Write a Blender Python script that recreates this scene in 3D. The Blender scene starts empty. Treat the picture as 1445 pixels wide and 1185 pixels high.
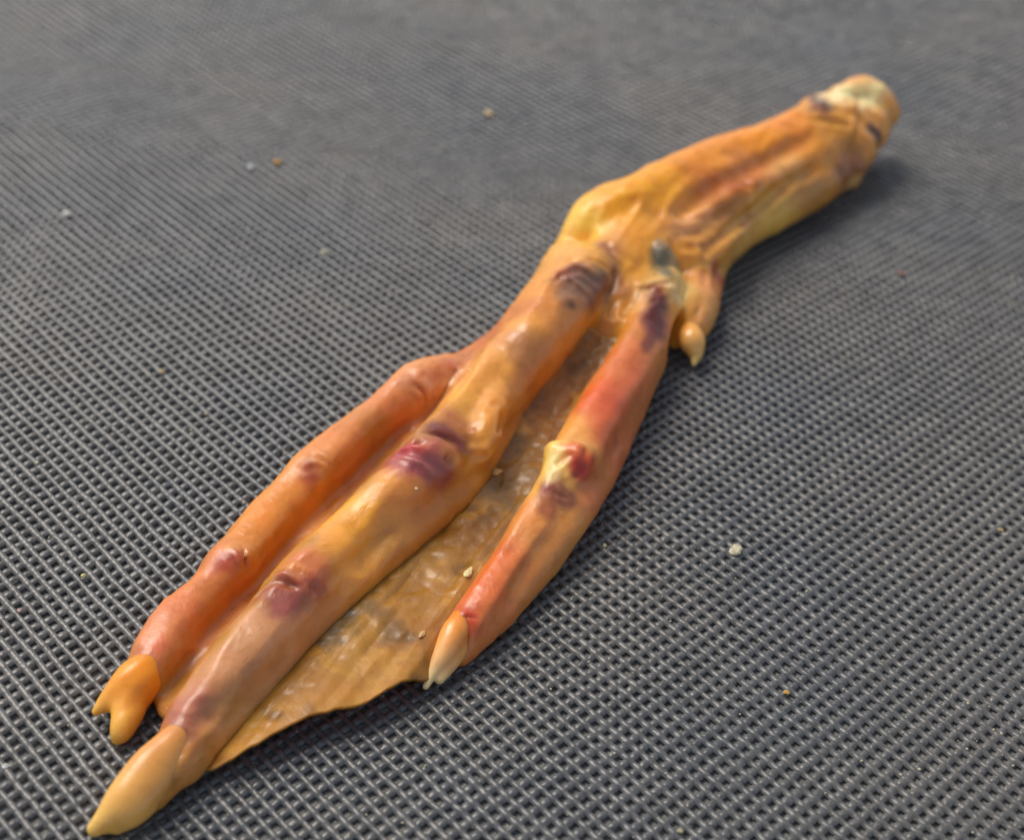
import bpy, math, random
import numpy as np
from mathutils import Matrix, Vector
random.seed(7); rng = np.random.default_rng(7)
S = 0.01                                   # all layout is in centimetres, scene in metres
sc = bpy.context.scene
COL = sc.collection

# ------------------------------------------------------------------ camera
FPX, PITCH, ROLL, HCAM = 2095.0, math.radians(38.36), math.radians(4.67), 10.0
Fw = np.array([0, math.cos(PITCH), -math.sin(PITCH)])
R0 = np.array([1., 0, 0]); U0 = np.cross(R0, Fw)
Rt = math.cos(ROLL) * R0 + math.sin(ROLL) * U0
Up = np.cross(Rt, Fw)
cam_d = bpy.data.cameras.new('camera'); cam = bpy.data.objects.new('camera', cam_d); COL.objects.link(cam)
m = Matrix.Identity(4)
for i in range(3):
    m[i][0] = Rt[i]; m[i][1] = Up[i]; m[i][2] = -Fw[i]
m[2][3] = HCAM * S
cam.matrix_world = m
cam_d.sensor_fit = 'HORIZONTAL'; cam_d.sensor_width = 36.0; cam_d.lens = FPX / 1445 * 36
cam_d.clip_start = 0.005; cam_d.clip_end = 20
cam_d.dof.use_dof = True; cam_d.dof.focus_distance = 13.4 * S; cam_d.dof.aperture_fstop = 27
sc.camera = cam

# ------------------------------------------------------------------ light
SUN_EL, SUN_AZ = math.radians(52), math.radians(-48)      # azimuth from +Y towards +X
w = bpy.data.worlds.new('World'); sc.world = w; w.use_nodes = True
nt = w.node_tree; bg = nt.nodes['Background']
sky = nt.nodes.new('ShaderNodeTexSky'); sky.sky_type = 'NISHITA'; sky.sun_disc = False
sky.sun_elevation = SUN_EL; sky.sun_rotation = SUN_AZ
sky.air_density = 1.0; sky.dust_density = 1.8; sky.ozone_density = 0.6
hs = nt.nodes.new('ShaderNodeHueSaturation'); hs.inputs['Saturation'].default_value = .58      # hazy, thinly clouded sky
nt.links.new(sky.outputs[0], hs.inputs['Color']); nt.links.new(hs.outputs[0], bg.inputs[0]); bg.inputs[1].default_value = 0.078
sd = bpy.data.lights.new('sun', 'SUN'); sd.energy = 1.25; sd.angle = math.radians(34); sd.color = (1.0, 0.90, 0.77)
so = bpy.data.objects.new('sun', sd); COL.objects.link(so)
dirv = Vector((math.sin(SUN_AZ) * math.cos(SUN_EL), math.cos(SUN_AZ) * math.cos(SUN_EL), math.sin(SUN_EL)))
so.rotation_euler = dirv.to_track_quat('Z', 'Y').to_euler(); so.location = dirv
sc.view_settings.view_transform = 'Standard'; sc.view_settings.look = 'None'
sc.view_settings.exposure = 0.9; sc.view_settings.gamma = 1

# ------------------------------------------------------------------ helpers
def G(px, py, z=0.0):
    """world point (cm) at height z that the photo shows at px,py"""
    d = Fw * FPX + Rt * (px - 722.5) - Up * (py - 592.5)
    t = (z - HCAM) / d[2]
    return np.array([0, 0, HCAM]) + d * t
def depth(p): return float((p - np.array([0, 0, HCAM])) @ Fw)
def project(P):
    v = P - np.array([0, 0, HCAM]); z = v @ Fw
    return np.stack([722.5 + FPX * (v @ Rt) / z, 592.5 - FPX * (v @ Up) / z, z], -1)
def lin(c):
    c = np.asarray(c, float) / 255.0
    return np.where(c <= .04045, c / 12.92, ((c + .055) / 1.055) ** 2.4)

def make_noise(seed, n=32):
    r = np.random.default_rng(seed); T = r.random((n, n, n)).astype(np.float32) * 2 - 1
    def f(P, s):
        q = P * s; i = np.floor(q).astype(np.int64); t = (q - i).astype(np.float32); t = t * t * (3 - 2 * t)
        i0 = i % n; i1 = (i + 1) % n
        x0, y0, z0 = i0[..., 0], i0[..., 1], i0[..., 2]; x1, y1, z1 = i1[..., 0], i1[..., 1], i1[..., 2]
        tx, ty, tz = t[..., 0], t[..., 1], t[..., 2]
        a = T[x0, y0, z0] * (1 - tx) + T[x1, y0, z0] * tx; b = T[x0, y1, z0] * (1 - tx) + T[x1, y1, z0] * tx
        c = T[x0, y0, z1] * (1 - tx) + T[x1, y0, z1] * tx; d = T[x0, y1, z1] * (1 - tx) + T[x1, y1, z1] * tx
        return (a * (1 - ty) + b * ty) * (1 - tz) + (c * (1 - ty) + d * ty) * tz
    return f
noise = make_noise(3)

def np_mesh(name, V, Q, mat, parent=None, smooth=True, colors=None):
    """V in cm; Q an (n,4) or (n,3) array"""
    me = bpy.data.meshes.new(name)
    V = np.ascontiguousarray(V, np.float32) * S; Q = np.ascontiguousarray(Q, np.int32); k = Q.shape[1]
    me.vertices.add(len(V)); me.vertices.foreach_set('co', V.ravel())
    me.loops.add(Q.size); me.loops.foreach_set('vertex_index', Q.ravel())
    me.polygons.add(len(Q)); me.polygons.foreach_set('loop_start', np.arange(0, Q.size, k, dtype=np.int32))
    me.update(calc_edges=True)
    if smooth: me.polygons.foreach_set('use_smooth', np.ones(len(Q), bool))
    if colors is not None:
        at = me.color_attributes.new('skin', 'FLOAT_COLOR', 'POINT')
        c = np.ones((len(V), 4), np.float32); c[:, :colors.shape[1]] = colors; at.data.foreach_set('color', c.ravel())
    me.materials.append(mat)
    o = bpy.data.objects.new(name, me); COL.objects.link(o)
    if parent is not None: o.parent = parent
    return o

def mat_new(name):
    ma = bpy.data.materials.new(name); ma.use_nodes = True
    return ma, ma.node_tree, ma.node_tree.nodes['Principled BSDF']
def N(nt, typ, **kw):
    n = nt.nodes.new(typ)
    for k, v in kw.items():
        if k in n.inputs: n.inputs[k].default_value = v
        else: setattr(n, k, v)
    return n
def ramp(nt, src, pts):
    r = nt.nodes.new('ShaderNodeValToRGB'); e = r.color_ramp.elements
    while len(e) < len(pts): e.new(.5)
    for el, (p, c) in zip(e, pts): el.position = p; el.color = (*c, 1) if len(c) == 3 else c
    nt.links.new(src, r.inputs[0]); return r
def mixc(nt, typ, fac, a, b):
    x = nt.nodes.new('ShaderNodeMix'); x.data_type = 'RGBA'; x.blend_type = typ
    for s, v in ((0, fac), (6, a), (7, b)):
        if hasattr(v, 'links') or hasattr(v, 'is_linked'): nt.links.new(v, x.inputs[s])
        else: x.inputs[s].default_value = v if s == 0 else (*v, 1)
    return x.outputs[2]

# ------------------------------------------------------------------ materials
def skin_material(name, sss=0.7, rough=0.37, bump=0.45, coat=0.22, pit=1.0):
    ma, nt, b = mat_new(name); L = nt.links.new
    vc = N(nt, 'ShaderNodeVertexColor', layer_name='skin')
    tc = N(nt, 'ShaderNodeTexCoord')
    n1 = N(nt, 'ShaderNodeTexNoise', Scale=420.0, Detail=6.0, Roughness=0.6); L(tc.outputs['Object'], n1.inputs['Vector'])
    r1 = ramp(nt, n1.outputs[0], [(0.3, (.80, .74, .66)), (0.5, (1, 1, 1)), (0.72, (1.0, 1.0, .98))])
    c1 = mixc(nt, 'MULTIPLY', 0.8, vc.outputs[0], r1.outputs[0])
    n2 = N(nt, 'ShaderNodeTexNoise', Scale=1500.0, Detail=4.0, Roughness=0.7); L(tc.outputs['Object'], n2.inputs['Vector'])
    r2 = ramp(nt, n2.outputs[0], [(0.28, (.55, .42, .34)), (0.40, (1, 1, 1)), (0.74, (1, 1, 1)), (0.8, (1.0, 1.0, 1.0))])
    c2 = mixc(nt, 'MULTIPLY', 0.45, c1, r2.outputs[0])
    L(c2, b.inputs['Base Color'])
    n3 = N(nt, 'ShaderNodeTexNoise', Scale=260.0, Detail=5.0, Roughness=0.6, Distortion=0.6); L(tc.outputs['Object'], n3.inputs['Vector'])
    n4 = N(nt, 'ShaderNodeTexVoronoi', Scale=1300.0 * pit); L(tc.outputs['Object'], n4.inputs['Vector'])
    mm = N(nt, 'ShaderNodeMath', operation='MULTIPLY_ADD'); L(n4.outputs['Distance'], mm.inputs[0]); mm.inputs[1].default_value = .1; L(n3.outputs[0], mm.inputs[2])
    bp = N(nt, 'ShaderNodeBump', Strength=bump, Distance=0.0006); L(mm.outputs[0], bp.inputs['Height']); L(bp.outputs[0], b.inputs['Normal'])
    rr = N(nt, 'ShaderNodeMapRange'); L(n3.outputs[0], rr.inputs[0]); rr.inputs[1].default_value = .3; rr.inputs[2].default_value = .7
    rr.inputs[3].default_value = rough - .1; rr.inputs[4].default_value = rough + .16; L(rr.outputs[0], b.inputs['Roughness'])
    b.inputs['Subsurface Weight'].default_value = sss
    b.inputs['Subsurface Radius'].default_value = (1.0, .6, .3)
    b.inputs['Subsurface Scale'].default_value = 0.0017
    b.inputs['Coat Weight'].default_value = coat; b.inputs['Coat Roughness'].default_value = .14
    return ma
M_skin = skin_material('waxy_skin')
M_claw = skin_material('horn_claw', sss=.45, rough=.32, bump=.15, coat=.2)
M_web = skin_material('dried_web', sss=.6, rough=.4, bump=.4, coat=.35, pit=.7)
M_web.node_tree.nodes['Principled BSDF'].inputs['Specular IOR Level'].default_value = .3

ma, nt, b = mat_new('coated_yarn'); L = nt.links.new; M_yarn = ma
tc = N(nt, 'ShaderNodeTexCoord')
n1 = N(nt, 'ShaderNodeTexNoise', Scale=28.0, Detail=4.0); L(tc.outputs['Object'], n1.inputs['Vector'])
r1 = ramp(nt, n1.outputs[0], [(0.3, (.080, .090, .100)), (0.5, (.109, .108, .104)), (0.7, (.138, .128, .116))])
n2 = N(nt, 'ShaderNodeTexNoise', Scale=1800.0, Detail=3.0); L(tc.outputs['Object'], n2.inputs['Vector'])
r2 = ramp(nt, n2.outputs[0], [(0.3, (.62, .62, .62)), (0.6, (1, 1, 1)), (0.75, (1.25, 1.25, 1.22))])
L(mixc(nt, 'MULTIPLY', 1.0, r1.outputs[0], r2.outputs[0]), b.inputs['Base Color'])
b.inputs['Roughness'].default_value = .3
b.inputs['Specular IOR Level'].default_value = .58
bp = N(nt, 'ShaderNodeBump', Strength=.3, Distance=.0002); L(n2.outputs[0], bp.inputs['Height']); L(bp.outputs[0], b.inputs['Normal'])

ma, nt, b = mat_new('dark_board'); L = nt.links.new; M_under = ma
tc = N(nt, 'ShaderNodeTexCoord')
n1 = N(nt, 'ShaderNodeTexNoise', Scale=200.0, Detail=4.0); L(tc.outputs['Object'], n1.inputs['Vector'])
r1 = ramp(nt, n1.outputs[0], [(0.3, (.20, .195, .175)), (0.7, (.27, .26, .235))]); L(r1.outputs[0], b.inputs['Base Color'])
b.inputs['Roughness'].default_value = .8

def plain(name, rgb, rough=.5, sss=.3):
    ma, nt, b = mat_new(name); L = nt.links.new
    tc = N(nt, 'ShaderNodeTexCoord')
    n1 = N(nt, 'ShaderNodeTexNoise', Scale=1500.0, Detail=4.0); L(tc.outputs['Object'], n1.inputs['Vector'])
    c = lin(rgb); r = ramp(nt, n1.outputs[0], [(0.3, tuple(c * .6)), (0.6, tuple(c))]); L(r.outputs[0], b.inputs['Base Color'])
    bp = N(nt, 'ShaderNodeBump', Strength=.4, Distance=.0002); L(n1.outputs[0], bp.inputs['Height']); L(bp.outputs[0], b.inputs['Normal'])
    b.inputs['Roughness'].default_value = rough; b.inputs['Subsurface Weight'].default_value = sss
    b.inputs['Subsurface Radius'].default_value = (1, .6, .3); b.inputs['Subsurface Scale'].default_value = .0005
    return ma

# ------------------------------------------------------------------ woven mesh fabric
AZ, SU, SV = -0.77466, 0.12845, 0.13007
ud = np.array([math.cos(AZ), math.sin(AZ)]); vd = np.array([math.cos(AZ - math.pi / 2), math.sin(AZ - math.pi / 2)])
CEN = np.array([0., 15.])
def strands(along, across, step, pitch, width, thick, amp, sign, nseg, ncross, keep, seed, zoff):
    r = np.random.default_rng(seed)
    ext = 21.0
    ns = int(ext / pitch); nj = int(ext / step)
    si = np.arange(-ns, ns + 1); sj = np.arange(-nj * nseg, nj * nseg + 1) / nseg
    A = sj * step; 
    C = CEN + along[None, None, :] * A[None, :, None] + across[None, None, :] * (si * pitch)[:, None, None]
    kp = keep(C[..., 0], C[..., 1])
    P3 = np.concatenate([C, np.full(C.shape[:2] + (1,), seed * 3.1)], -1)
    lat = noise(P3, .9) * .012 + noise(P3, 5.0) * .010 + r.normal(0, .003, (len(si), 1))
    hz = noise(P3 + 9, 6.0) * .009 + noise(P3 + 5, .5) * .006
    wv = width * (1 + noise(P3 + 3, 4.5) * .20)
    ph = np.cos(2 * np.pi * sj)[None, :]
    z = sign * amp * ph + hz + zoff
    wv = wv * (1 + .10 * sign * ph)
    th = np.linspace(-1, 1, ncross) * 1.45
    off = np.sin(th) * .5; up = np.cos(th)
    V = np.zeros((len(si), len(sj), ncross, 3))
    V[..., :2] = C[:, :, None, :] + across[None, None, None, :] * (lat[:, :, None] + wv[:, :, None] * off)[..., None]
    V[..., 2] = z[:, :, None] + thick * (up - 1)
    idx = np.arange(V[..., 0].size).reshape(V.shape[:3])
    q = np.stack([idx[:, :-1, :-1], idx[:, 1:, :-1], idx[:, 1:, 1:], idx[:, :-1, 1:]], -1)
    kq = (kp[:, :-1] & kp[:, 1:])[:, :, None] & np.ones((1, 1, ncross - 1), bool)
    q = q[kq]; used = np.unique(q); mp = np.zeros(idx.size, np.int64); mp[used] = np.arange(len(used))
    return V.reshape(-1, 3)[used], mp[q]
def inside(x, y, mg):
    hw = 4.3 + (y - 6.9) * (8.9 - 4.3) / 19.0
    return (np.abs(x) < np.maximum(hw, 3.5) + mg) & (y > 6.6 - mg) & (y < 26.2 + mg)
near = lambda x, y: inside(x, y, 1.6)
far = lambda x, y: (~inside(x, y, 1.45)) & inside(x, y, 9)
Vs, Qs, off = [], [], 0
for kp, nseg, nc in ((near, 6, 5), (far, 2, 3)):
    for V, Q in (strands(ud, vd, SU, SV, .072, .030, .003, 1, nseg, nc, kp, 11, -.002),
                 strands(vd, ud, SV, SU, .074, .022, .006, -1, nseg, nc, kp, 12, -.010)):
        Vs.append(V); Qs.append(Q + off); off += len(V)
Vm, Qm = np.concatenate(Vs), np.concatenate(Qs)
mat_o = np_mesh('woven_mesh_fabric', Vm, Qm, M_yarn); mat_o['kind'] = 'structure'
e = 60.
und = np_mesh('ground', np.array([[-e, -e + 15, -.06], [e, -e + 15, -.06], [e, e + 15, -.06], [-e, e + 15, -.06]]), np.array([[0, 1, 2, 3]]), M_under)
und['kind'] = 'structure'

# ------------------------------------------------------------------ distance-field modelling of the foot
AX0, AX1 = G(130, 1170)[:2], G(1240, 150)[:2]
ax = (AX1 - AX0) / np.linalg.norm(AX1 - AX0); ay = np.array([-ax[1], ax[0]])
ROT = np.array([[ax[0], ax[1], 0], [ay[0], ay[1], 0], [0, 0, 1]])        # world -> local
def w2l(P): return (P - np.array([AX0[0], AX0[1], 0])) @ ROT.T
def l2w(P): return P @ ROT + np.array([AX0[0], AX0[1], 0])

def chain(pts, step=.045):
    """pts (px,py,r_px,lift_cm): spheres whose underside is lift above the mat, splined"""
    out = []
    for px, py, rp, lift in pts:
        if lift > .18: t = min(max((px - 880) / 260, 0), 1); lift = max(lift - .27 * t, .03)
        z = .3
        for _ in range(4):
            p = G(px, py, z); r = rp * depth(p) / FPX; z = r + lift
        out.append((*w2l(p[None])[0], r))
    C = np.array(out)
    if len(C) == 2: C = np.array([C[0], (C[0] + C[1]) / 2, C[1]])
    Pd = np.concatenate([[2 * C[0] - C[1]], C, [2 * C[-1] - C[-2]]])
    res = []
    for i in range(len(C) - 1):
        p0, p1, p2, p3 = Pd[i:i + 4]
        n = max(1, int(np.linalg.norm((p2 - p1)[:3]) / step))
        for t in np.arange(n) / n:
            res.append(.5 * (2 * p1 + (p2 - p0) * t + (2 * p0 - 5 * p1 + 4 * p2 - p3) * t * t + (3 * p1 - p0 - 3 * p2 + p3) * t ** 3))
    res.append(C[-1]); return np.array(res)

def set_grid(lo, hi, h):
    global H, LO, HI, nx, ny, nz, gx, gy, gz
    H = h; LO = np.array(lo, float); HI = np.array(hi, float); nx, ny, nz = ((HI - LO) / H).astype(int) + 1
    gx, gy, gz = (LO[0] + H * np.arange(nx)).astype(np.float32), (LO[1] + H * np.arange(ny)).astype(np.float32), (LO[2] + H * np.arange(nz)).astype(np.float32)
BIG = 2.0
def field_of(chains, pad=.45):
    F = np.full((nx, ny, nz), BIG, np.float32)
    for c in chains:
        for a, b_ in zip(c[:-1], c[1:]):
            lo = np.minimum(a[:3], b_[:3]) - max(a[3], b_[3]) - pad; hi = np.maximum(a[:3], b_[:3]) + max(a[3], b_[3]) + pad
            i0 = np.clip(((lo - LO) / H).astype(int), 0, None); i1 = np.minimum(((hi - LO) / H).astype(int) + 2, [nx, ny, nz])
            if (i1 <= i0).any(): continue
            X = gx[i0[0]:i1[0], None, None]; Y = gy[None, i0[1]:i1[1], None]; Z = gz[None, None, i0[2]:i1[2]]
            d = (b_ - a).astype(np.float32); L2 = float(d[:3] @ d[:3]) + 1e-9
            t = np.clip(((X - a[0]) * d[0] + (Y - a[1]) * d[1] + (Z - a[2]) * d[2]) / L2, 0, 1)
            dd = np.sqrt((X - a[0] - t * d[0]) ** 2 + (Y - a[1] - t * d[1]) ** 2 + (Z - a[2] - t * d[2]) ** 2) - (a[3] + t * d[3])
            sl = F[i0[0]:i1[0], i0[1]:i1[1], i0[2]:i1[2]]; np.minimum(sl, dd, out=sl)
    return F
def smin(a, b_, k):
    h = np.maximum(k - np.abs(a - b_), 0) / k
    return np.minimum(a, b_) - h * h * k * .25

# --- skeleton: chains of (px, py, radius px, lift cm)
shank_ridge = chain([(808, 350, 28, .30), (850, 312, 44, .35), (900, 292, 46, .42), (955, 262, 44, .5), (1015, 233, 40, .55), (1075, 213, 38, .6), (1125, 192, 38, .62), (1172, 168, 38, .65)])
shank_lower = chain([(965, 372, 34, .12), (1005, 352, 33, .15), (1045, 325, 30, .22), (1085, 300, 31, .26), (1135, 268, 33, .3), (1180, 236, 31, .34), (1196, 222, 28, .4)])
shank_core = chain([(880, 345, 42, .25), (940, 325, 48, .2), (1005, 290, 48, .3), (1075, 258, 42, .35), (1140, 222, 44, .4), (1190, 190, 44, .45), (1215, 178, 40, .5)])
tendon_a = chain([(948, 318, 11, .74), (985, 303, 12, .84), (1030, 280, 11, .80), (1075, 256, 12, .76), (1100, 236, 12, .80), (1150, 212, 14, .84)])
tendon_b = chain([(945, 322, 13, .78), (985, 322, 13, .72), (1030, 316, 12, .62), (1060, 292, 10, .66), (1110, 262, 10, .70)])
palm = chain([(800, 395, 40, .12), (850, 385, 46, .15), (905, 365, 44, .15), (950, 370, 34, .15)])
palm2 = chain([(900, 390, 36, .16), (878, 430, 34, .16), (858, 466, 27, .14), (848, 490, 18, .12)])
end_flare = chain([(1150, 160, 24, .85), (1185, 154, 28, .78), (1215, 160, 26, .72), (1230, 172, 26, .62)])
end_flare2 = chain([(1205, 195, 30, .55), (1196, 232, 26, .42), (1204, 258, 9, .34)])
knob = chain([(1190, 138, 22, .97), (1215, 131, 25, .97), (1238, 143, 24, .9), (1249, 159, 20, .8)])
knob2 = chain([(1240, 172, 16, .6), (1243, 192, 9, .5)])

mid = chain([(232, 1082, 31, .0), (255, 1048, 36, .02), (270, 1012, 38, .03), (300, 976, 43, .03), (345, 928, 47, .05), (390, 873, 44, .06), (426, 822, 44, .12), (454, 788, 42, .12), (502, 746, 40, .12), (558, 696, 45, .15),
             (606, 652, 47, .19), (630, 626, 45, .18), (666, 586, 44, .14), (708, 536, 46, .16), (749, 486, 50, .2), (790, 432, 53, .24), (818, 396, 47, .26)])
mid_skirt = chain([(262, 1085, 20, .0), (298, 1040, 24, .0), (342, 990, 26, .0), (395, 925, 28, .0), (460, 858, 28, .02), (525, 798, 29, .02), (592, 740, 30, .02), (650, 690, 26, .03), (692, 636, 22, .06), (736, 578, 19, .09), (783, 518, 17, .14), (828, 472, 18, .2)])
mid_pad = chain([(262, 1068, 28, 0), (236, 1098, 26, 0), (216, 1124, 22, 0), (202, 1142, 14, 0)])
mid_flange = chain([(640, 580, 18, .12), (672, 538, 28, .12), (722, 478, 32, .16), (772, 418, 36, .2), (800, 375, 34, .3)])
mid_knob = chain([(706, 550, 22, .42), (688, 590, 27, .42), (674, 625, 27, .36), (668, 638, 24, .32)])
left = chain([(208, 950, 29, .02), (228, 912, 34, .02), (258, 868, 35, .02), (296, 828, 33, .03), (322, 798, 37, .05), (342, 775, 35, .05), (392, 718, 32, .04), (434, 672, 35, .06), (460, 650, 35, .07), (490, 624, 33, .06), (535, 588, 31, .05), (578, 553, 33, .08), (604, 539, 33, .1), (655, 517, 26, .08), (712, 474, 20, .08), (772, 428, 18, .1)])
right = chain([(655, 880, 27, .05), (680, 848, 31, .05), (714, 794, 28, .1), (752, 738, 29, .14), (786, 692, 30, .18), (807, 655, 37, .22), (832, 610, 37, .22), (866, 556, 36, .18), (898, 500, 34, .18), (922, 446, 32, .24), (937, 405, 29, .32)])
right_skirt = chain([(652, 926, 12, .0), (668, 906, 18, .0), (697, 872, 23, .0), (730, 828, 26, .0), (772, 774, 31, .0), (806, 722, 34, .0), (835, 680, 30, .0), (862, 620, 30, .0), (890, 560, 27, .02), (915, 510, 24, .05)])
right_knob = chain([(788, 640, 18, .46), (815, 640, 20, .50)])
tendon_tip = chain([(929, 352, 12, .74), (936, 366, 16, .64), (943, 388, 17, .5)])
hind = chain([(1008, 372, 18, .3), (1004, 400, 18, .22), (998, 430, 19, .16), (988, 455, 19, .12), (979, 468, 16, .10)])
hind2 = chain([(980, 395, 26, .2), (976, 435, 25, .12), (966, 466, 18, .06), (952, 484, 9, .02)])

def ribs(pa, pb, n, r, sag=.0):
    A = np.array(pa, float); B = np.array(pb, float); out = []
    ta, tb = np.linspace(0, 1, len(A)), np.linspace(0, 1, len(B))
    for t in np.linspace(0, 1, n):
        a = [np.interp(t, ta, A[:, k]) for k in range(3)]; b_ = [np.interp(t, tb, B[:, k]) for k in range(3)]
        p = w2l(G(*a)[None])[0]; q = w2l(G(*b_)[None])[0]; c = (p + q) / 2; c[2] -= sag
        out.append(np.array([[*p, r], [*c, r], [*q, r]]))
    return out
web_l = ribs([(212, 962, .08), (250, 905, .09), (320, 820, .1), (390, 745, .11), (470, 660, .12), (560, 590, .14), (640, 535, .16), (740, 450, .22)],
             [(238, 1010, .08), (300, 945, .09), (375, 855, .1), (450, 780, .10), (556, 690, .11), (620, 620, .14), (680, 545, .2), (770, 450, .3)], 260, .055, .02)

_all = np.concatenate([shank_ridge, shank_lower, shank_core, tendon_a, tendon_b, palm, palm2, end_flare, end_flare2, knob, knob2, mid, mid_skirt, mid_knob, mid_pad, left, right, right_skirt, hind, hind2])
set_grid((_all[:, :3] - _all[:, 3:]).min(0) - .16, (_all[:, :3] + _all[:, 3:]).max(0) + .16, 0.025)
D = {}
D['shank'] = smin(smin(smin(field_of([shank_ridge]), field_of([shank_lower]), .18), field_of([shank_core]), .18), field_of([palm]), .22)
D['shank'] = smin(D['shank'], field_of([palm2]), .15)
D['shank'] = smin(D['shank'], field_of([tendon_a, tendon_b]), .07)
D['shank'] = smin(D['shank'], field_of([end_flare, end_flare2]), .14)
D['middle_toe'] = smin(smin(field_of([mid]), field_of([mid_skirt]), .13), field_of([mid_knob]), .08)
D['middle_toe'] = smin(smin(D['middle_toe'], field_of([mid_pad]), .08), field_of([mid_flange]), .15)
D['left_toe'] = smin(field_of([left]), field_of(web_l), .12)
D['right_toe'] = smin(smin(field_of([right]), field_of([right_skirt]), .12), field_of([right_knob]), .07)
D['hind_toe'] = smin(field_of([hind]), field_of([hind2]), .14)
D['bone'] = smin(field_of([knob]), field_of([knob2]), .06)
D['tendon'] = field_of([tendon_tip])
allf = None
for k, f in D.items():
    if k in ('tendon', 'bone'): continue
    allf = f.copy() if allf is None else smin(allf, f, .17)
allf = smin(smin(allf, D['bone'], .10), D['tendon'], .04)

# skin relief: fine folds and soft lumps in the field itself
idx = np.argwhere(np.abs(allf) < .16)
Pw = l2w(LO + H * idx)
lump = noise(Pw, 1.5) * .018 + noise(Pw + 7, 4.0) * .006 + noise(Pw * np.array([1, 1, 1]) + 3, 9.0) * .005
tx = (G(820, 395) - G(260, 1050)); tx /= np.linalg.norm(tx); ty = np.cross(tx, [0, 0, 1])
def stretched(P, fa, fc, seed): return noise(np.stack([P @ tx * fa + noise(P, 1.5) * .8, P @ ty * fc, P[..., 2] * min(fc, 3)], -1) + seed, 1.0)
lump += stretched(Pw, 1.2, 9.0, 3) * .0035 + stretched(Pw, 2.0, 18.0, 33) * .002
lump += (np.abs(stretched(Pw, .55, 3.6, 60)) - .3) * .055 * np.clip(.7 + (G(850, 350) - Pw) @ tx * .6, .3, 1) + (np.abs(stretched(Pw, .9, 7.5, 70)) - .3) * .014 + stretched(Pw, 13.0, 2.5, 80) * .0045 * np.clip(.5 + 1.5 * noise(Pw + 17, 1.1), 0, 1.4)
ZONES = [(590, 640, 48, .03), (640, 610, 35, .02), (408, 820, 48, .026), (815, 390, 48, .024), (256, 1015, 36, .010), (606, 540, 30, .022), (448, 662, 28, .02), (332, 782, 26, .02), (800, 655, 42, .014),
         (656, 868, 22, .016), (930, 400, 34, .026), (860, 360, 30, .02), (215, 1110, 36, .014), (1190, 160, 60, .03), (1000, 330, 60, .009), (1100, 250, 70, .004), (1205, 235, 40, .03)]
def add_zones():
    c = on_skin(1222, 150); k = ((Pw - c) ** 2).sum(1) < 1.0; q = Pw[k]; d = np.linalg.norm(q - c, axis=1)
    allf[tuple(idx[k].T)] += ((noise(q, 2.6) * .07 + np.abs(noise(q + 3, 5.)) * .06) * np.clip(1.6 - 1.8 * d, 0, 1)).astype(np.float32)
    for px, py, rp, amp in ZONES:
        c = on_skin(px, py); r = rp * depth(c) / FPX
        k = ((Pw - c) ** 2).sum(1) < (2 * r) ** 2; q = Pw[k]; d = np.linalg.norm(q - c, axis=1) / r
        wv = 1 - np.abs(stretched(q, 6.5, 1.3, px)) * 2.6 + .45 * stretched(q, 15.0, 3.0, py)
        allf[tuple(idx[k].T)] += (-wv * amp * np.exp(-d ** 2 * 1.4) * .95).astype(np.float32)
ii = tuple(idx.T)
allf[ii] += lump

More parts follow.
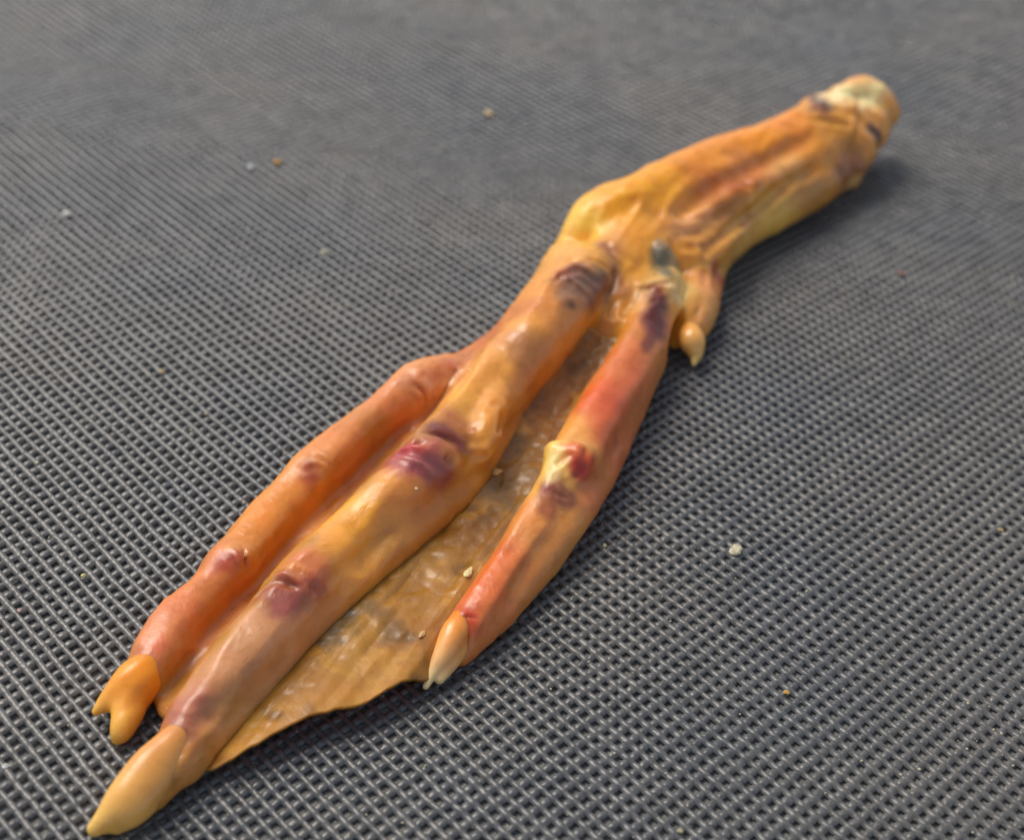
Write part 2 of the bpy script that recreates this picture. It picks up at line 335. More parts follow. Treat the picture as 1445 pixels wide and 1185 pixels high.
def surface(F):
    """surface nets -> V (world cm), quads"""
    ins = F < 0
    c = [ins[a:nx - 1 + a, b_:ny - 1 + b_, c_:nz - 1 + c_] for a in (0, 1) for b_ in (0, 1) for c_ in (0, 1)]
    s = sum(x.astype(np.uint8) for x in c); act = (s > 0) & (s < 8)
    cells = np.argwhere(act); vid = np.full(act.shape, -1, np.int64); vid[act] = np.arange(len(cells))
    acc = np.zeros((len(cells), 3)); cnt = np.zeros(len(cells))
    cor = [(a, b_, c_) for a in (0, 1) for b_ in (0, 1) for c_ in (0, 1)]
    for i in range(8):
        for j in range(i + 1, 8):
            p, q = np.array(cor[i]), np.array(cor[j])
            if np.abs(p - q).sum() != 1: continue
            fa = F[tuple((cells + p).T)]; fb = F[tuple((cells + q).T)]
            k = (fa < 0) != (fb < 0); t = np.zeros(len(cells)); t[k] = fa[k] / (fa[k] - fb[k])
            acc[k] += (p + (q - p) * t[:, None])[k]; cnt[k] += 1
    V = LO + H * (cells + acc / cnt[:, None])
    def tri(P):                                     # settle the vertices on the true zero surface
        g = np.clip((P - LO) / H, 0, np.array(F.shape) - 1.001); i = g.astype(int); t = g - i; out = 0
        for a in (0, 1):
            for b_ in (0, 1):
                for c_ in (0, 1):
                    out = out + F[i[:, 0] + a, i[:, 1] + b_, i[:, 2] + c_] * (t[:, 0] if a else 1 - t[:, 0]) * (t[:, 1] if b_ else 1 - t[:, 1]) * (t[:, 2] if c_ else 1 - t[:, 2])
        return out
    for _ in range(3):
        f0 = tri(V); gr = np.stack([tri(V + e_) - tri(V - e_) for e_ in np.eye(3) * H * .8], 1) / (1.6 * H)
        V = V - np.clip(f0, -H, H)[:, None] * gr / np.maximum((gr ** 2).sum(1), .25)[:, None]
    Qs = []
    for axis in range(3):
        sl0 = [slice(None)] * 3; sl1 = [slice(None)] * 3; sl0[axis] = slice(0, -1); sl1[axis] = slice(1, None)
        a = ins[tuple(sl0)]; b_ = ins[tuple(sl1)]
        E = np.argwhere(a != b_); flip = a[tuple(E.T)]
        u, v = (axis + 1) % 3, (axis + 2) % 3
        ok = (E[:, u] > 0) & (E[:, v] > 0) & (E[:, u] < F.shape[u] - 1) & (E[:, v] < F.shape[v] - 1); E = E[ok]; flip = flip[ok]
        eu = np.zeros(3, int); eu[u] = 1; ev = np.zeros(3, int); ev[v] = 1
        q = np.stack([vid[tuple((E - eu - ev).T)], vid[tuple((E - ev).T)], vid[tuple(E.T)], vid[tuple((E - eu).T)]], -1)
        q[~flip] = q[~flip][:, ::-1]; Qs.append(q)
    return l2w(V), np.concatenate(Qs)

# whole visible skin, used to anchor marks on it
Vall, _ = surface(allf)
_pr = project(Vall)
def on_skin(px, py, rad=5):
    while True:
        k = np.where((_pr[:, 0] - px) ** 2 + (_pr[:, 1] - py) ** 2 < rad * rad)[0]
        if len(k): break
        rad *= 1.6
        if rad > 60: return G(px, py, .1)
    return Vall[k[np.argmin(_pr[k, 2])]]

# folds pressed into the skin at the joints: (x1,y1,x2,y2, width px, depth cm)
FOLDS = [(560, 640, 590, 622, 5, .03), (590, 622, 640, 650, 6, .045), (598, 606, 650, 628, 5, .03), (362, 836, 395, 815, 5, .03), (395, 815, 448, 828, 6, .035),
         (372, 818, 425, 800, 4, .02), (780, 392, 812, 378, 5, .03), (812, 378, 850, 398, 6, .04), (800, 365, 858, 378, 5, .025), (858, 340, 866, 410, 5, .03),
         (590, 540, 604, 572, 5, .035), (600, 525, 618, 560, 4, .025), (440, 655, 456, 676, 5, .035), (452, 640, 470, 665, 4, .02), (332, 770, 350, 800, 5, .035), (320, 785, 335, 805, 4, .02),
         (775, 655, 800, 640, 5, .03), (800, 676, 826, 664, 4, .02), (826, 625, 822, 660, 5, .03), (770, 690, 800, 700, 4, .02), (785, 680, 775, 715, 3, .015),
         (640, 862, 672, 872, 4, .03), (240, 1046, 262, 1058, 4, .02), (240, 1068, 225, 1100, 4, .03), (905, 405, 955, 398, 5, .035), (912, 425, 948, 420, 4, .02),
         (700, 560, 672, 600, 4, .02), (660, 655, 690, 640, 6, .03), (690, 640, 712, 590, 5, .025), (985, 340, 1000, 352, 5, .03), (965, 345, 985, 352, 5, .025), (1000, 352, 1060, 300, 7, .055), (1060, 300, 1120, 256, 7, .05), (1120, 256, 1160, 236, 7, .03),
         (960, 296, 1010, 262, 11, .06), (1010, 262, 1080, 228, 12, .07), (1080, 228, 1145, 188, 10, .05), (1062, 272, 1050, 250, 9, .05), (996, 380, 978, 450, 5, .025), (895, 400, 880, 440, 6, .03), (870, 420, 858, 460, 6, .03),
         (640, 520, 625, 560, 6, .03), (1150, 165, 1200, 172, 5, .03), (1215, 175, 1205, 215, 5, .03)]
add_zones()
for x1, y1, x2, y2, wp, dp in FOLDS:
    dp *= 1.3
    a, b_ = on_skin(x1, y1), on_skin(x2, y2); r = wp * depth(a) / FPX
    k = np.all((Pw > np.minimum(a, b_) - 4 * r) & (Pw < np.maximum(a, b_) + 4 * r), 1)
    q = Pw[k]; d = b_ - a; t = np.clip((q - a) @ d / (d @ d + 1e-9), 0, 1)
    dd = np.linalg.norm(q + noise(q, 5)[:, None] * (.05 if x1 < 950 else .015) - a - t[:, None] * d, axis=1)
    g = np.exp(-(dd / r) ** 2) - .35 * np.exp(-((dd - 2.1 * r) / r) ** 2)
    sub = idx[k]; allf[tuple(sub.T)] += (g * dp * np.sin(np.pi * np.clip(t, .08, .92)) ** .5).astype(np.float32)

# ------------------------------------------------------------------ colours of the skin: samples blended, then marks
SAMP = [  # px,py,(r,g,b)
 (240, 965, (188, 134, 58)), (310, 895, (188, 134, 58)), (370, 830, (188, 134, 58)), (430, 762, (188, 134, 58)), (500, 690, (188, 134, 58)), (575, 620, (188, 134, 58)), (625, 570, (205, 140, 65)), (205, 1140, (215, 150, 75)), (225, 1125, (205, 140, 75)), (500, 700, (246, 178, 70)), (215, 1155, (200, 130, 60)),
 (870, 290, (248, 172, 38)), (830, 310, (250, 196, 92)), (930, 250, (246, 168, 36)), (1000, 215, (244, 158, 30)), (1070, 192, (244, 156, 34)), (1120, 172, (236, 148, 42)),
 (960, 320, (222, 150, 70)), (1020, 290, (205, 130, 60)), (1010, 250, (215, 128, 40)), (1080, 235, (212, 130, 50)), (1110, 240, (225, 160, 85)), (1150, 220, (228, 150, 50)), (1180, 200, (228, 155, 70)),
 (1050, 330, (225, 170, 100)), (1100, 300, (232, 180, 100)), (1150, 265, (205, 145, 85)), (1200, 230, (190, 125, 75)), (1230, 170, (232, 160, 85)), (1170, 160, (225, 160, 80)),
 (1005, 350, (220, 155, 80)), (970, 360, (225, 155, 70)), (905, 330, (235, 160, 55)), (890, 380, (232, 160, 60)), (860, 340, (215, 150, 90)), (820, 340, (238, 175, 80)), (890, 430, (225, 150, 50)), (860, 470, (215, 145, 60)),
 (800, 350, (235, 170, 100)), (770, 400, (232, 158, 80)), (740, 450, (236, 165, 80)), (790, 450, (225, 150, 85)), (700, 510, (235, 165, 90)), (745, 480, (205, 140, 90)), (650, 560, (235, 170, 85)), (700, 570, (230, 155, 75)),
 (675, 630, (236, 165, 80)), (760, 530, (210, 135, 60)), (740, 590, (205, 145, 85)), (700, 640, (205, 140, 75)), (650, 690, (200, 135, 75)), (560, 690, (232, 160, 75)), (500, 730, (242, 170, 65)), (470, 760, (238, 165, 75)), (560, 760, (205, 145, 85)),
 (600, 740, (200, 135, 75)), (440, 790, (225, 150, 90)), (350, 880, (216, 158, 132)), (320, 930, (216, 154, 124)), (400, 880, (214, 150, 120)), (440, 890, (206, 136, 96)), (300, 990, (208, 144, 116)), (360, 950, (206, 144, 112)), (330, 1000, (205, 145, 90)), (260, 1060, (222, 150, 92)), (290, 1060, (200, 135, 80)), (240, 1100, (205, 140, 80)),
 (600, 550, (225, 155, 110)), (560, 570, (225, 140, 90)), (500, 620, (222, 140, 85)), (540, 610, (205, 135, 75)), (420, 690, (232, 150, 75)), (380, 730, (235, 150, 70)), (400, 750, (210, 135, 60)), (310, 815, (215, 130, 70)), (270, 850, (222, 130, 85)), (300, 860, (205, 130, 65)), (235, 900, (222, 135, 95)), (250, 930, (195, 130, 75)), (240, 980, (190, 130, 80)), (690, 470, (205, 120, 65)), (740, 430, (210, 130, 65)),
 (935, 450, (205, 120, 85)), (890, 510, (222, 130, 85)), (855, 560, (222, 112, 65)), (860, 610, (222, 115, 65)), (800, 600, (230, 160, 90)), (905, 580, (215, 125, 75)), (885, 640, (215, 120, 70)), (840, 690, (215, 125, 80)), (790, 640, (245, 205, 130)), (775, 670, (240, 185, 110)), (750, 720, (226, 150, 90)), (710, 790, (225, 125, 75)), (690, 830, (225, 120, 70)), (780, 770, (215, 145, 90)), (740, 820, (215, 140, 85)), (700, 870, (215, 130, 80)), (670, 900, (215, 130, 80)), (655, 865, (225, 120, 90)),
 (1010, 400, (225, 145, 90)), (1000, 440, (222, 160, 100)), (985, 465, (225, 155, 85)), (960, 450, (230, 160, 65)), (955, 485, (228, 158, 70)), (960, 400, (230, 185, 125)),
]
MARKS = [  # stroke x1,y1,x2,y2, radius px, colour, strength
 (565, 640, 615, 645, 24, (178, 82, 98), .8), (600, 660, 630, 672, 16, (140, 58, 85), .75), (570, 632, 590, 630, 10, (196, 50, 78), .6), (620, 600, 650, 618, 14, (125, 38, 58), .85), (640, 585, 655, 600, 10, (165, 75, 60), .6), (608, 690, 560, 700, 22, (190, 110, 95), .4),
 (600, 645, 620, 655, 12, (180, 125, 125), .5), (370, 835, 400, 845, 16, (165, 80, 90), .6), (400, 815, 450, 830, 14, (155, 60, 70), .7), (395, 850, 420, 840, 14, (150, 70, 85), .6), (420, 780, 445, 800, 18, (205, 115, 85), .6),
 (240, 1015, 262, 1030, 13, (160, 100, 90), .65), (248, 1000, 275, 985, 20, (180, 110, 108), .6), (215, 1110, 235, 1075, 6, (165, 95, 40), .6), (248, 1030, 250, 1030, 7, (150, 95, 85), .5),
 (795, 385, 815, 375, 11, (140, 55, 55), .75), (815, 405, 845, 400, 20, (135, 105, 95), .75), (835, 440, 855, 400, 12, (125, 65, 65), .75), (855, 345, 868, 400, 12, (160, 105, 85), .7), (858, 390, 862, 425, 8, (95, 55, 60), .5), (811, 431, 812, 432, 4, (50, 45, 45), .85), (735, 470, 745, 500, 16, (180, 130, 95), .5), (800, 430, 830, 430, 14, (165, 120, 90), .5),
 (795, 420, 850, 380, 8, (115, 100, 95), .4),
 (931, 352, 942, 380, 9, (112, 108, 92), .9), (925, 405, 930, 415, 10, (125, 28, 22), .85), (935, 430, 930, 460, 12, (98, 14, 12), .95), (925, 470, 915, 490, 9, (125, 45, 50), .75), (950, 400, 960, 420, 8, (232, 200, 150), .7), (908, 402, 898, 430, 8, (228, 180, 120), .6), (940, 395, 915, 395, 5, (235, 200, 150), .6),
 (812, 625, 822, 645, 15, (205, 50, 35), .8), (810, 655, 815, 665, 9, (170, 25, 35), .8), (785, 680, 800, 695, 15, (125, 55, 65), .8), (775, 695, 770, 715, 10, (140, 65, 65), .65), (770, 680, 790, 672, 8, (160, 60, 50), .4), (850, 580, 900, 520, 18, (220, 100, 60), .45), (780, 640, 775, 665, 10, (250, 225, 160), .7),
 (660, 862, 668, 885, 9, (205, 65, 45), .6), (432, 655, 440, 665, 9, (160, 50, 50), .7), (425, 672, 440, 680, 6, (190, 75, 60), .5), (315, 785, 330, 780, 10, (165, 45, 45), .75), (300, 800, 315, 795, 8, (195, 80, 55), .5), (325, 768, 335, 770, 6, (240, 180, 90), .5), (590, 535, 630, 515, 14, (185, 95, 80), .5), (608, 540, 612, 555, 6, (235, 195, 160), .6), (640, 508, 700, 465, 8, (180, 85, 60), .6),
 (205, 930, 215, 910, 14, (220, 115, 90), .6), (200, 950, 205, 945, 6, (205, 90, 45), .4),
 (1012, 378, 1020, 392, 9, (190, 60, 60), .75), (1000, 390, 990, 460, 8, (226, 165, 115), .4), (1195, 240, 1215, 240, 14, (140, 85, 65), .6), (1150, 130, 1162, 142, 11, (85, 30, 38), .95), (1150, 150, 1165, 155, 8, (110, 50, 45), .6), (1240, 186, 1245, 194, 9, (70, 18, 22), .95), (1205, 260, 1206, 262, 8, (225, 190, 125), .8),
 (1040, 262, 1065, 250, 8, (165, 85, 35), .6), (1050, 315, 1110, 262, 4, (170, 95, 45), .7), (1000, 345, 1030, 330, 5, (180, 110, 60), .5), (955, 320, 1000, 310, 10, (235, 175, 120), .5), (965, 318, 1000, 290, 7, (238, 180, 130), .5), (1090, 245, 1130, 228, 9, (238, 180, 115), .6), (975, 340, 995, 350, 4, (160, 95, 55), .6), (1180, 128, 1244, 128, 17, (252, 228, 172), .92),
 (1030, 215, 1085, 235, 8, (190, 105, 35), .35), (990, 265, 1130, 195, 9, (195, 112, 35), .5), (700, 620, 760, 540, 6, (190, 125, 70), .5),
]
s_pos = np.array([on_skin(a, b_) for a, b_, _ in SAMP]); s_col = np.array([lin(c) for _, _, c in SAMP])
marks = [(on_skin(a, b_), on_skin(c, d), r * depth(on_skin(a, b_)) / FPX, lin(col), st) for a, b_, c, d, r, col, st in MARKS]
def skin_colour(V):
    out = np.zeros((len(V), 3)); ws = np.zeros(len(V))
    for p, c in zip(s_pos, s_col):
        d2 = ((V - p) ** 2).sum(1); wt = 1 / (d2 + .02) ** 2.2; out += wt[:, None] * c; ws += wt
    out /= ws[:, None]; out = out ** 1.13 * np.array([.99, 1.05, .72])
    wob = noise(V, 5.0) * .30 + noise(V + 5, 14.0) * .12 + stretched(V, 2.2, 11.0, 8) * .34
    for a, b_, r, c, st in marks:
        c = c * np.array([1.0, .92, .78]) if c.mean() < .4 else c
        k = np.where(np.all((V > np.minimum(a, b_) - 2.2 * r) & (V < np.maximum(a, b_) + 2.2 * r), 1))[0]
        if not len(k): continue
        q = V[k]; d = b_ - a; t = np.clip((q - a) @ d / (d @ d + 1e-9), 0, 1)
        dd = np.linalg.norm(q - a - t[:, None] * d, axis=1) / (1.45 * r) + wob[k]
        m_ = .9 * st * np.clip((1.7 - dd) / 1.3, 0, 1); m_ = m_ * m_ * (3 - 2 * m_)
        out[k] = out[k] * (1 - m_[:, None]) + c ** 1.12 * m_[:, None]
    v = 1 + .10 * noise(V + 11, 2.5) * .6 + .05 * noise(V, 8)
    return np.clip(out * v[:, None] * 1.06, 0, .95)

# ------------------------------------------------------------------ assemble the foot
root = bpy.data.objects.new('duck_foot', None); COL.objects.link(root)
root.empty_display_size = .01
root['label'] = 'whole dried orange webbed bird foot with purple bruised joints, lying across the grey woven mesh'
root['category'] = 'dried foot'
def part_field(key, k=.7):
    others = np.full_like(allf, BIG)
    for q, f in D.items():
        if q != key: np.minimum(others, f, out=others)
    return allf + k * np.maximum(D[key] - others, 0)
parts = {}
for key, name, label in (('shank', 'shank', None), ('middle_toe', 'toe', 'thick middle toe with mauve joints'), ('left_toe', 'toe', 'slim reddish orange outer toe'),
                         ('right_toe', 'toe', 'salmon coloured inner toe with scarlet and purple joint'), ('hind_toe', 'hind_toe', None),
                         ('bone', 'bone_end', 'cream coloured knob of bone at the cut end'), ('tendon', 'tendon', 'grey tendon stub')):
    V, Q = surface(part_field(key))
    c = skin_colour(V)
    if key == 'bone':
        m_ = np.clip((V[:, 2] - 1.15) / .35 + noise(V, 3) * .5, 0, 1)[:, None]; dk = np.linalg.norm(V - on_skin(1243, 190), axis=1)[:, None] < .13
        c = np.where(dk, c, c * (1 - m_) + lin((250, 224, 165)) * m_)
    if key == 'tendon': c = c * .35 + lin((104, 104, 88)) * .65
    o = np_mesh(name, V, Q, M_skin, root, colors=c)
    if label: o['label'] = label
    parts[key] = o

# claws: horn sheaths, hooked, each a sub-part of its toe
def claw(cpts_list, parent, cb, ct, k=.05):
    cs = [chain(c, step=.015) for c in cpts_list]; al = np.concatenate(cs)
    set_grid((al[:, :3] - al[:, 3:]).min(0) - .08, (al[:, :3] + al[:, 3:]).max(0) + .08, .014)
    F = None
    for c in cs: f = field_of([c], .3); F = f if F is None else smin(F, f, k)
    g = np.stack(np.meshgrid(gx, gy, gz, indexing='ij'), -1).astype(float); g = l2w(g)
    axc = l2w(cs[0][-1:, :3])[0] - l2w(cs[0][:1, :3])[0]; ln = np.linalg.norm(axc); axc /= ln
    sd = np.cross(axc, [0, 0, 1]); q = np.stack([g @ axc * .7, g @ sd * 12, g[..., 2] * 2], -1)
    F = F + (noise(q, 1.0) * .005 + noise(g, 4.) * .012).astype(np.float32)
    V, Q = surface(F)
    t = np.clip((V - l2w(cs[0][:1, :3])[0]) @ axc / ln + noise(V, 4.) * .12, 0, 1)[:, None] ** 1.3
    return np_mesh('claw', V, Q, M_claw, parent, colors=lin(cb) * (1 - t) + lin(ct) * t)
claw([[(258, 1034, 22, .16), (236, 1060, 27, .12), (206, 1090, 29, .08), (176, 1125, 26, .04), (153, 1150, 19, .02), (134, 1168, 12, .0)], [(250, 1066, 20, .08), (226, 1098, 23, .05), (205, 1126, 22, .02), (186, 1150, 17, .0), (168, 1167, 9, .0)]],
     parts['middle_toe'], (222, 146, 72), (248, 196, 100), .14)
claw([[(208, 942, 24, .10), (190, 958, 26, .08), (170, 974, 21, .07), (150, 990, 13, .06), (136, 1004, 7, .06)], [(203, 962, 23, .02), (190, 988, 21, .0), (181, 1010, 21, .0), (172, 1030, 17, .0), (165, 1042, 9, .0)]],
     parts['left_toe'], (250, 150, 14), (246, 180, 70), .16)
claw([[(652, 876, 17, .18), (641, 895, 20, .15), (627, 922, 16, .12), (612, 947, 10, .09), (601, 968, 6, .06)], [(654, 888, 18, .07), (645, 912, 17, .06), (631, 938, 13, .05), (620, 957, 9, .04)]],
     parts['right_toe'], (248, 146, 30), (255, 212, 150), .03)
claw([[(974, 466, 14, .14), (976, 479, 18, .12), (979, 490, 14, .11), (982, 501, 8.5, .10), (979, 513, 3, .09)]], parts['hind_toe'], (238, 165, 75), (250, 200, 115))

# ------------------------------------------------------------------ the big wrinkled web between middle and right toe
def coons(A, B, nu, nv, C):
    """A,B side curves (top to bottom) as (px,py,z); C bottom edge from A end to B end"""
    def rs(P, n):
        P = np.array([G(*p) for p in P]); s = np.r_[0, np.cumsum(np.linalg.norm(np.diff(P, axis=0), axis=1))]; s /= s[-1]
        t = np.linspace(0, 1, n); return np.stack([np.interp(t, s, P[:, k]) for k in range(3)], 1)
    def smooth(P, it=12):
        for _ in range(it): P[1:-1] = .5 * P[1:-1] + .25 * (P[:-2] + P[2:])
        return P
    a, b_, c = smooth(rs(A, nv)), smooth(rs(B, nv)), smooth(rs(C, nu), 3)
    u = np.linspace(0, 1, nu)[None, :, None]; v = np.linspace(0, 1, nv)[:, None, None]
    lin_ = a[:, None] * (1 - u) + b_[:, None] * u
    bot = c[None] - (a[-1] * (1 - u) + b_[-1] * u)
    return lin_ + bot * v ** 3, u, v
A = [(824, 458, 0.62), (786, 508, 0.5), (736, 568, 0.4), (686, 628, 0.34), (636, 688, 0.28), (566, 753, 0.22), (496, 818, 0.2), (426, 883, 0.18), (371, 948, 0.16), (316, 1003, 0.12), (268, 1092, 0.08)]
B = [(890, 470, .55), (862, 530, .40), (825, 595, .34), (795, 650, .30), (765, 710, .26), (715, 780, .24), (680, 835, .22), (655, 880, .18), (630, 925, .16), (606, 958, .15)]
Cc = [(268, 1092, .08), (305, 1082, .14), (345, 1055, .22), (385, 1030, .26), (430, 1010, .28), (480, 996, .27), (515, 990, .25), (545, 970, .28), (575, 956, .26), (606, 958, .15)]
nu, nv = 170, 330
W, u, v = coons(A, B, nu, nv, Cc)
Pq = W.copy()
st = np.zeros(W.shape[:2])
rel = noise(Pq * [1, 1, 0], 1.2) * .05 + noise(Pq + 4, 2.6) * .035 + np.abs(noise(Pq + 8, 4.0)) * .035 + noise(Pq + 1, 11.) * .010
axd = (G(860, 470) - G(430, 1010)); axd /= np.linalg.norm(axd); axp = np.cross(axd, [0, 0, 1])
Lq = np.stack([Pq @ axd * .5, Pq @ axp * 2.6, Pq[..., 2] * 0], -1)
rel = rel - np.abs(noise(Lq, 1.6)) * .07 + np.abs(noise(Lq + 4, 3.0)) * .045
Lc = np.stack([Pq @ axd * 3.0 + noise(Pq, 2.) * 1.2, Pq @ axp * 1.2, Pq[..., 2] * 0], -1)
rel += np.abs(stretched(Pq, 3., 7., 21)) * .035 * np.clip(.6 + noise(Pq + 31, 1.3), 0, 1) - np.abs(noise(Pq + 40, 9.)) * .02
rel += np.abs(noise(Lc, 2.4)) * .010 * (noise(Pq + 2, 1.5) > 0)
belly = np.sin(np.pi * u[..., 0])
W[..., 2] += .60 * rel * np.clip(belly * 2.5, .15, 1) * (1 - .8 * v[..., 0] ** 2.5) - .10 * belly * (1 - .8 * v[..., 0])
edge = noise(Pq[-1:] , 5.)[0] * .02 + noise(Pq[-1:], 14.)[0] * .022
W[..., :2] += (axd[:2][None, None] * (edge[None, :, None] * (v ** 12)))
W[..., 2] = np.maximum(W[..., 2], .05)
TH = .03
top = W; bot = W - np.array([0, 0, TH]); n0 = nu * nv
gi = np.arange(n0).reshape(nv, nu)
def gq(g): return np.stack([g[:-1, :-1], g[1:, :-1], g[1:, 1:], g[:-1, 1:]], -1).reshape(-1, 4)
rim = np.concatenate([gi[0, :], gi[1:, -1], gi[-1, -2::-1], gi[-2:0:-1, 0]])
rn = np.roll(rim, -1)
Qw = np.concatenate([gq(gi), gq(gi)[:, ::-1] + n0, np.stack([rim, rn, rn + n0, rim + n0], -1)])
Vw = np.concatenate([top.reshape(-1, 3), bot.reshape(-1, 3)])
WS = [(840, 500, (165, 130, 90)), (790, 560, (175, 130, 75)), (760, 600, (160, 115, 50)), (730, 640, (170, 135, 85)), (720, 690, (172, 140, 95)), (690, 710, (165, 132, 90)), (650, 740, (160, 110, 30)), (690, 760, (165, 125, 60)), (640, 780, (185, 145, 90)),
      (600, 790, (185, 148, 100)), (560, 830, (172, 138, 95)), (620, 830, (195, 150, 85)), (570, 860, (205, 158, 90)), (530, 890, (190, 148, 85)), (490, 880, (165, 140, 100)), (470, 900, (140, 122, 95)), (600, 900, (190, 140, 75)), (560, 930, (200, 150, 85)), (500, 950, (205, 158, 98)), (430, 960, (200, 155, 100)), (400, 1000, (215, 165, 105)), (340, 1040, (215, 165, 105)), (300, 1070, (210, 155, 95)), (480, 990, (218, 165, 100)), (580, 950, (200, 145, 80))]
wp = np.array([G(a, b_, .2) for a, b_, _ in WS]); wc = np.array([lin(c) for *_, c in WS])
cw = np.zeros((n0, 3)); wsum = np.zeros(n0); tf = top.reshape(-1, 3)
for p, c in zip(wp, wc):
    wt = 1 / (((tf - p)[:, :2] ** 2).sum(1) + .03) ** 2; cw += wt[:, None] * c; wsum += wt
cw /= wsum[:, None]
q = tf * [1, 1, 0]
blot = np.clip((noise(q + 5, 3.2) + .6 * noise(q + 6, 8.)) * 1.4 - .35, 0, 1)[:, None]
cw = cw * (1 - .6 * blot) + lin((112, 92, 55)) * .6 * blot
blot = np.clip((noise(q + 15, 2.6) + .6 * noise(q + 26, 9.)) * 1.6 - .35, 0, 1)[:, None]
cw = cw * (1 - .6 * blot) + lin((235, 188, 120)) * .6 * blot
cw = cw * np.array([.74, .56, .17])
for x, y, r, c, s_ in ((655, 745, 26, (150, 95, 10), .8), (765, 600, 22, (150, 95, 20), .7), (470, 893, 16, (80, 78, 72), .7), (455, 910, 10, (70, 70, 66), .5), (500, 868, 12, (110, 105, 95), .5), (690, 700, 18, (130, 120, 95), .4)):
    p = G(x, y, .2); d = np.linalg.norm((tf - p)[:, :2], axis=1) / (r * 13 / FPX) + noise(q, 8.) * .5
    m_ = (s_ * np.clip(1.4 - d, 0, 1))[:, None]; cw = cw * (1 - m_) + lin(c) * m_
web = np_mesh('web', Vw, Qw, M_web, root, colors=np.concatenate([cw, cw]))
web['label'] = 'wide wrinkled brown web with wavy free edge'

# ------------------------------------------------------------------ crumbs and grains
def crumb(px, py, size_px, rgb, label, on=False, elong=1.0, rot=0., name='crumb', cat='crumb', group=None, flat=.6):
    p = on_skin(px, py) if on else G(px, py, .0)
    if on == 'web':
        k = np.argmin((project(tf)[:, 0] - px) ** 2 + (project(tf)[:, 1] - py) ** 2); p = tf[k]
    r = size_px / 2 * depth(p) / FPX
    import bmesh
    bm = bmesh.new(); bmesh.ops.create_icosphere(bm, subdivisions=2, radius=.85)
    sd_ = random.random() * 50
    for vtx in bm.verts:
        c = np.array(vtx.co); n_ = float(noise((c + sd_)[None], 1.3)[0]) * .45 + float(noise((c + sd_)[None], 3.1)[0]) * .3
        c = c * (1 + n_) * [elong, 1, flat]
        vtx.co = Vector(c * r * S)
    me = bpy.data.meshes.new(name); bm.to_mesh(me); bm.free()
    me.materials.append(plain('crumb_tone', rgb)); o = bpy.data.objects.new(name, me); COL.objects.link(o)
    o.location = Vector((p + [0, 0, r * flat * .55]) * S); o.rotation_euler = (0, 0, rot)
    o['label'] = label; o['category'] = cat
    if group: o['group'] = group
g1 = 'crumbs scattered on the woven mesh'; g2 = 'small grains stuck on the foot'
crumb(690, 163, 15, (225, 200, 150), 'pale cream crumb on the far mesh above the foot, nearest the top edge', group=g1)
crumb(391, 230, 13, (215, 165, 85), 'small amber crumb on the far mesh beside a glassy grey one', group=g1)
crumb(354, 238, 13, (185, 190, 195), 'glassy grey crumb on the far mesh left of the amber one', group=g1)
crumb(95, 304, 12, (215, 215, 200), 'whitish crumb near the left edge of the mesh, in the upper part', group=g1, elong=1.4)
crumb(457, 357, 9, (210, 205, 175), 'tiny pale crumb on the mesh halfway between the amber crumb and the toes', group=g1)
crumb(52, 653, 7, (200, 195, 165), 'tiny pale crumb at the left edge level with the middle of the toes', group=g1)
crumb(118, 812, 7, (200, 195, 120), 'tiny yellowish crumb in a hole left of the left claw', group=g1)
crumb(228, 525, 8, (190, 165, 110), 'tiny tan crumb left of the first joint of the left toe', group=g1)
crumb(1038, 778, 18, (225, 215, 180), 'largest whitish crumb, on the open mesh right of the foot', group=g1, elong=1.25, rot=.7)
crumb(1110, 977, 9, (200, 155, 75), 'tiny amber crumb on the near mesh at the lower right', group=g1)
crumb(853, 770, 7, (215, 200, 150), 'tiny cream crumb just right of the right toe', group=g1)
crumb(1412, 748, 8, (195, 165, 110), 'tiny tan crumb close to the right edge of the mesh', group=g1)
crumb(1272, 387, 9, (170, 115, 95), 'dull reddish crumb on the far right mesh below the cut end', group=g1)
crumb(28, 862, 8, (195, 165, 150), 'dull pinkish crumb at the left edge near the claws', group=g1)
crumb(8, 1082, 9, (210, 210, 205), 'whitish crumb at the lower left corner of the mesh', group=g1)
crumb(960, 1172, 9, (175, 165, 120), 'dull olive crumb at the bottom edge of the mesh', group=g1)
crumb(605, 749, 20, (222, 180, 110), 'biggest tan grain, lodged where the middle toe meets the web', on='web', elong=1.2, rot=.9, name='grain', cat='grain', group=g2)
crumb(662, 808, 13, (245, 228, 165), 'bright cream rice-shaped grain against the right toe', on='web', elong=2.0, rot=1.15, name='grain', cat='grain', group=g2)
crumb(703, 667, 12, (235, 195, 120), 'small golden grain high up on the narrow part of the web', on='web', elong=1.6, rot=.3, name='grain', cat='grain', group=g2)
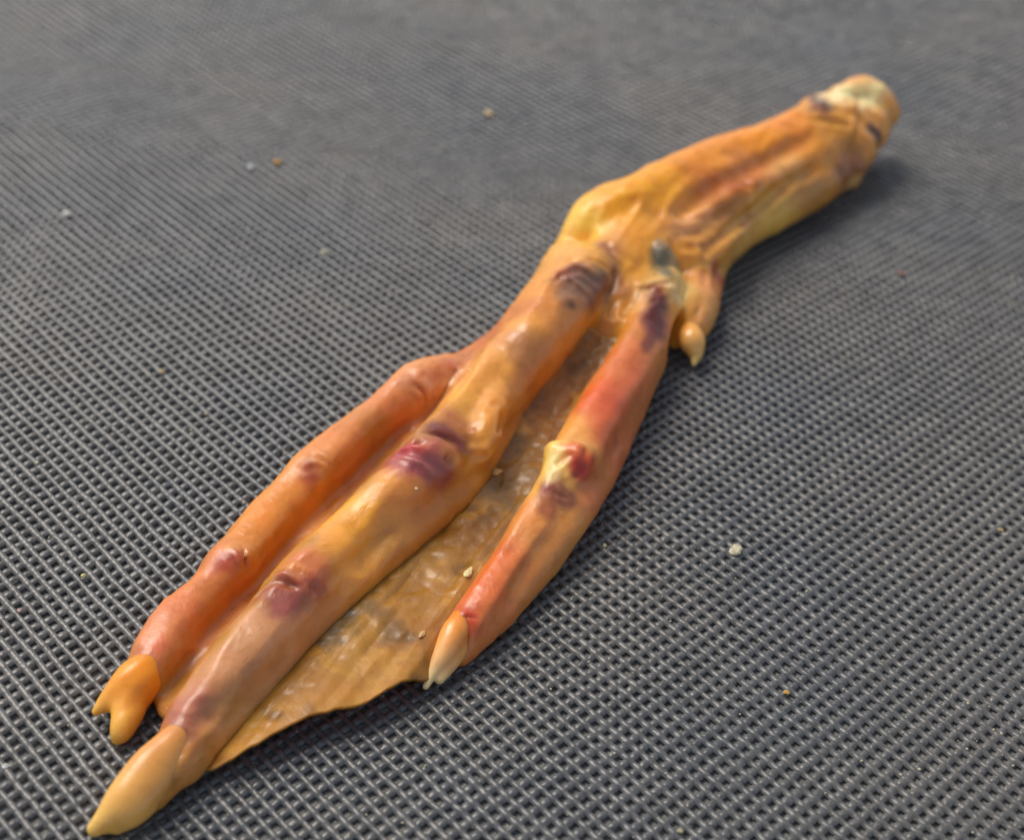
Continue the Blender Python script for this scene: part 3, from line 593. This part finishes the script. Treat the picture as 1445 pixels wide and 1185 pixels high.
crumb(596, 895, 9, (230, 195, 130), 'tiny pale grain on the web beside the right claw', on='web', elong=1.8, rot=1.3, name='grain', cat='grain', group=g2)
crumb(660, 518, 6, (245, 215, 140), 'tiny cream speck on the middle toe above the left joint', on=True, name='grain', cat='grain', group=g2)
crumb(590, 688, 5, (248, 230, 190), 'tiny white speck on the mauve joint of the middle toe', on=True, name='grain', cat='grain', group=g2)

# fine grit and dust caught in the weave: nobody could count it
nd = 1500
y = 6.8 + 19 * rng.random(nd) ** 1.5; hw = 4.3 + (y - 6.9) * .242; x = (rng.random(nd) * 2 - 1) * hw
cl = rng.random(nd) < .45; cxs = rng.integers(0, 14, nd); ccx = rng.uniform(-5, 6, 14); ccy = rng.uniform(8, 20, 14)
x[cl] = ccx[cxs[cl]] + rng.normal(0, .5, cl.sum()); y[cl] = ccy[cxs[cl]] + rng.normal(0, .5, cl.sum())
rr = rng.lognormal(math.log(.008), .45, nd).clip(.004, .022)
base = np.array([[1, 0, 0], [-1, 0, 0], [0, 1, 0], [0, -1, 0], [0, 0, 1], [0, 0, -1.]]); tri = np.array([[0, 2, 4], [2, 1, 4], [1, 3, 4], [3, 0, 4], [2, 0, 5], [1, 2, 5], [3, 1, 5], [0, 3, 5]])
Vd = base[None] * rr[:, None, None] * rng.uniform(.6, 1.5, (nd, 6, 1)); a = rng.uniform(0, 6.28, nd)
Vd = np.stack([Vd[..., 0] * np.cos(a)[:, None] - Vd[..., 1] * np.sin(a)[:, None], Vd[..., 0] * np.sin(a)[:, None] + Vd[..., 1] * np.cos(a)[:, None], Vd[..., 2] * .6], -1)
Vd += np.stack([x, y, rr * .2 + .004 - rng.random(nd) * .02], -1)[:, None]
Td = (tri[None] + np.arange(nd)[:, None, None] * 6).reshape(-1, 3)
dust = np_mesh('dust', Vd.reshape(-1, 3), Td, plain('dust_tone', (205, 190, 160)), smooth=False); dust['kind'] = 'stuff'
dust['label'] = 'fine pale dust and grit caught in the woven mesh'; dust['category'] = 'dust'
